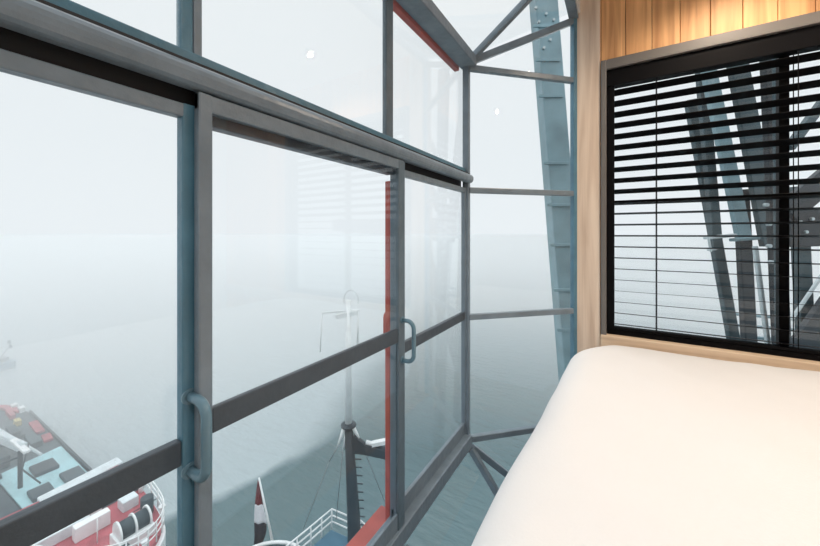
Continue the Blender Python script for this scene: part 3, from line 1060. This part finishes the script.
# rounded stern platform with white rim
pc = (-7.2, 17.45)
circ = [(pc[0] + 1.85 * math.cos(2 * math.pi * k_ / 28), pc[1] + 1.25 * math.sin(2 * math.pi * k_ / 28)) for k_ in range(28)]
MB().prism([cp(a_, b_, ZW - 1) for a_, b_ in circ], up(ZS - ZW + 1.05)).build('stern', M['hull'], ms)
MB().tube([cp(a_, b_, ZS + 0.15) for a_, b_ in circ + circ[:1]], 0.09, 8, caps=False).build('stern_rim', M['white'], ms)
# flagpole
fp0 = cp(-7.65, 18.75, ZS - 0.4)
dfl = 18.9
fp1 = at(259, 478, dfl)
fp0 = at(273, 544, dfl - 0.1)
MB().tube([fp0 - (fp1 - fp0) * 0.05, fp1], 0.07, 8, r2=0.045).build('flagpole', M['white'], ms)
# mast
mz = 19.0
p_top, p_mid, p_bot = at(348.5, 300, mz), at(348.5, 425, mz), at(356, 560, mz)
kk = (rel(ZS - 0.1) - p_bot.z) / (p_bot.z - p_mid.z)
p_bot = p_bot + (p_bot - p_mid) * kk
mast = MB().tube([p_bot, p_mid + (p_mid - p_bot) * 0.02], 0.40, 14, r2=0.21).build('mast', M['navy'], ms)
MB().tube([p_mid, p_top], 0.20, 12, r2=0.13).build('topmast', M['white'], mast)
for k_ in range(11):
    q_ = p_mid.lerp(p_bot, 0.22 + 0.07 * k_)
    MB().bar(q_ + Vector((0.1, 0.06, 0)), q_ + Vector((0.55, 0.30, 0)), 0.05, 0.05).build('mast_step', M['navy'], mast)
MB().disc(p_mid, (0, 0, 1), 0.42, 0.10, 16).build('mast_collar', M['navy'], mast)
# arm and boom
mb = MB()
mb.bar(at(351, 440, mz), at(368, 451, mz - 0.05), 0.30, 0.75, (0, 0, 1), 0.3, 0.40)
mb.bar(at(352, 449, mz), at(368, 451, mz), 0.28, 0.35)
mb.bar(at(366, 449, mz - 0.05), at(394, 455, mz - 0.2), 0.35, 0.50)
mb.build('arm', M['navy'], mast, bevel=0.03)
mb = MB()
mb.bar(at(372, 444, mz - 0.1), at(392, 440, mz - 0.1), 0.3, 0.2)
mb.tube([at(366, 442, mz), at(376, 445, mz), at(388, 440, mz)], 0.12, 8)
mb.build('arm_rope', M['white'], mast)
# white fenders of rigging under the collar
mb = MB()
mb.tube([at(345, 426, mz), at(338, 446, mz)], 0.13, 8, r2=0.06)
mb.tube([at(347, 428, mz), at(343.5, 449, mz)], 0.10, 8, r2=0.05)
mb.tube([at(353, 427, mz), at(359, 438, mz)], 0.13, 8, r2=0.06)
mb.build('insulator', M['white'], mast)
st = MB()
st.tube([at(338, 446, mz), at(329, 462, mz)], 0.025, 5)
st.tube([at(329, 462, mz), at(303, 530, mz - 0.3)], 0.018, 5)
st.tube([at(343, 448, mz), at(336, 520, mz)], 0.020, 5)
st.tube([at(365, 452, mz), at(386, 505, mz)], 0.022, 5)
st.build('stay', M['steel'], mast)
# top gear: crosstree, aerial loop and hanging wires
mb = MB()
mb.bar(at(322, 313, mz), at(360, 310, mz), 0.10, 0.10)
mb.bar(at(336, 317, mz), at(358, 312, mz), 0.22, 0.22)
lc = at(351, 300, mz)
rt = Vector((CY_, SY_, 0))
mb.tube([lc + rt * 0.40 * math.cos(R(a_)) + Vector((0, 0, 0.55 * math.sin(R(a_)))) for a_ in range(-20, 202, 12)], 0.03, 6)
mb.tube([at(322, 313, mz), at(320, 352, mz)], 0.035, 5)
mb.tube([at(358, 311, mz), at(357.5, 345, mz)], 0.06, 5)
mb.build('crosstree', M['white'], mast)

# ---- flag on the stern staff
fl = empty('flag', tuple(fp1))
tag(fl, 'red, white and blue flag hanging limp from the white stern staff', 'flag')
pd = (fp0 - fp1)


def fold(t0, t1, m_, nm):
    mb_ = MB()
    rows, cols = 9, 9
    gv = []
    for i in range(rows + 1):
        tt = t0 + (t1 - t0) * i / rows
        row = []
        base_ = fp1 + pd * 0.02 + Vector((0, 0, -0.02))
        # upper edge follows the staff, then the cloth hangs straight down
        q0 = fp1 + pd * min(0.05 + tt * 0.56, 0.50)
        px_ = 259.0 - 4.0 * tt
        py_ = 481 + 66 * tt
        left = at(px_ - 1.5 - 3.0 * math.sin(min(1, tt * 1.2) * math.pi) * 0.5, py_, dfl + 0.11)
        wid = (0.10 + 0.62 * min(1, tt * 1.7)) if tt < 0.75 else (0.72 - 1.2 * (tt - 0.75))
        for j in range(cols + 1):
            s_ = j / cols
            v_ = left + rt * (wid * s_) + Vector((-SY_, CY_, 0)) * (0.05 * math.sin(s_ * 9 + tt * 2))
            row.append(mb_.bm.verts.new(v_))
        gv.append(row)
    for i in range(rows):
        for j in range(cols):
            mb_.bm.faces.new((gv[i][j], gv[i][j + 1], gv[i + 1][j + 1], gv[i + 1][j]))
    o_ = mb_.build(nm, m_, fl, smooth=True)
    sd = o_.modifiers.new('thickness', 'SOLIDIFY')
    sd.thickness = 0.012
    return o_


fold(0.0, 0.36, M['flag_red'], 'red_stripe')
fold(0.36, 0.64, M['flag_white'], 'white_stripe')
fold(0.64, 1.05, M['flag_blue'], 'blue_stripe')

# ---- small tug far off on the left
tp = on_water(4, 368)
tg = empty('tugboat', tuple(tp))
tag(tg, 'small blue tugboat far off on the water beyond the barge', 'boat')
fw_ = Vector((CY_, SY_, 0))
bk = Vector((-SY_, CY_, 0))


def tpt(a_, b_, z_):
    return tp + fw_ * a_ + bk * b_ + Vector((0, 0, z_))


hl = [(1.6, 0), (0.8, 0.9), (-1.0, 1.2), (-5, 1.2), (-5.4, 0), (-5, -1.2), (-1.0, -1.2), (0.8, -0.9)]
MB().prism([tpt(a_, b_, -0.6) for a_, b_ in hl], up(1.6)).build('hull', M['blue'], tg, bevel=0.05)
MB().prism([tpt(a_, b_, 0.98) for a_, b_ in ((-0.8, -0.7), (0.2, -0.5), (0.2, 0.5), (-0.8, 0.7))], up(0.55)).build('hatch', M['dark'], tg, bevel=0.05)
MB().prism([tpt(a_, b_, 0.98) for a_, b_ in ((-3.6, -0.8), (-1.4, -0.8), (-1.4, 0.8), (-3.6, 0.8))], up(1.4)).build('wheelhouse', M['cream'], tg, bevel=0.08)
mb = MB()
mb.tube([tpt(-2.6, 0, 2.3), tpt(-2.3, 0, 4.0)], 0.07, 6)
mb.tube([tpt(-1.0, 0, 0.9), tpt(0.9, 0, 3.4)], 0.05, 6)
for dx_, dz_ in ((0.75, 3.9), (0.95, 3.2)):
    mb.disc(tpt(dx_, 0, dz_), (0, 1, 0), 0.26, 0.3, 10)
mb.tube([tpt(0.75, 0, 3.9), tpt(0.95, 0, 3.2)], 0.05, 6)
mb.build('mast', M['dark'], tg)
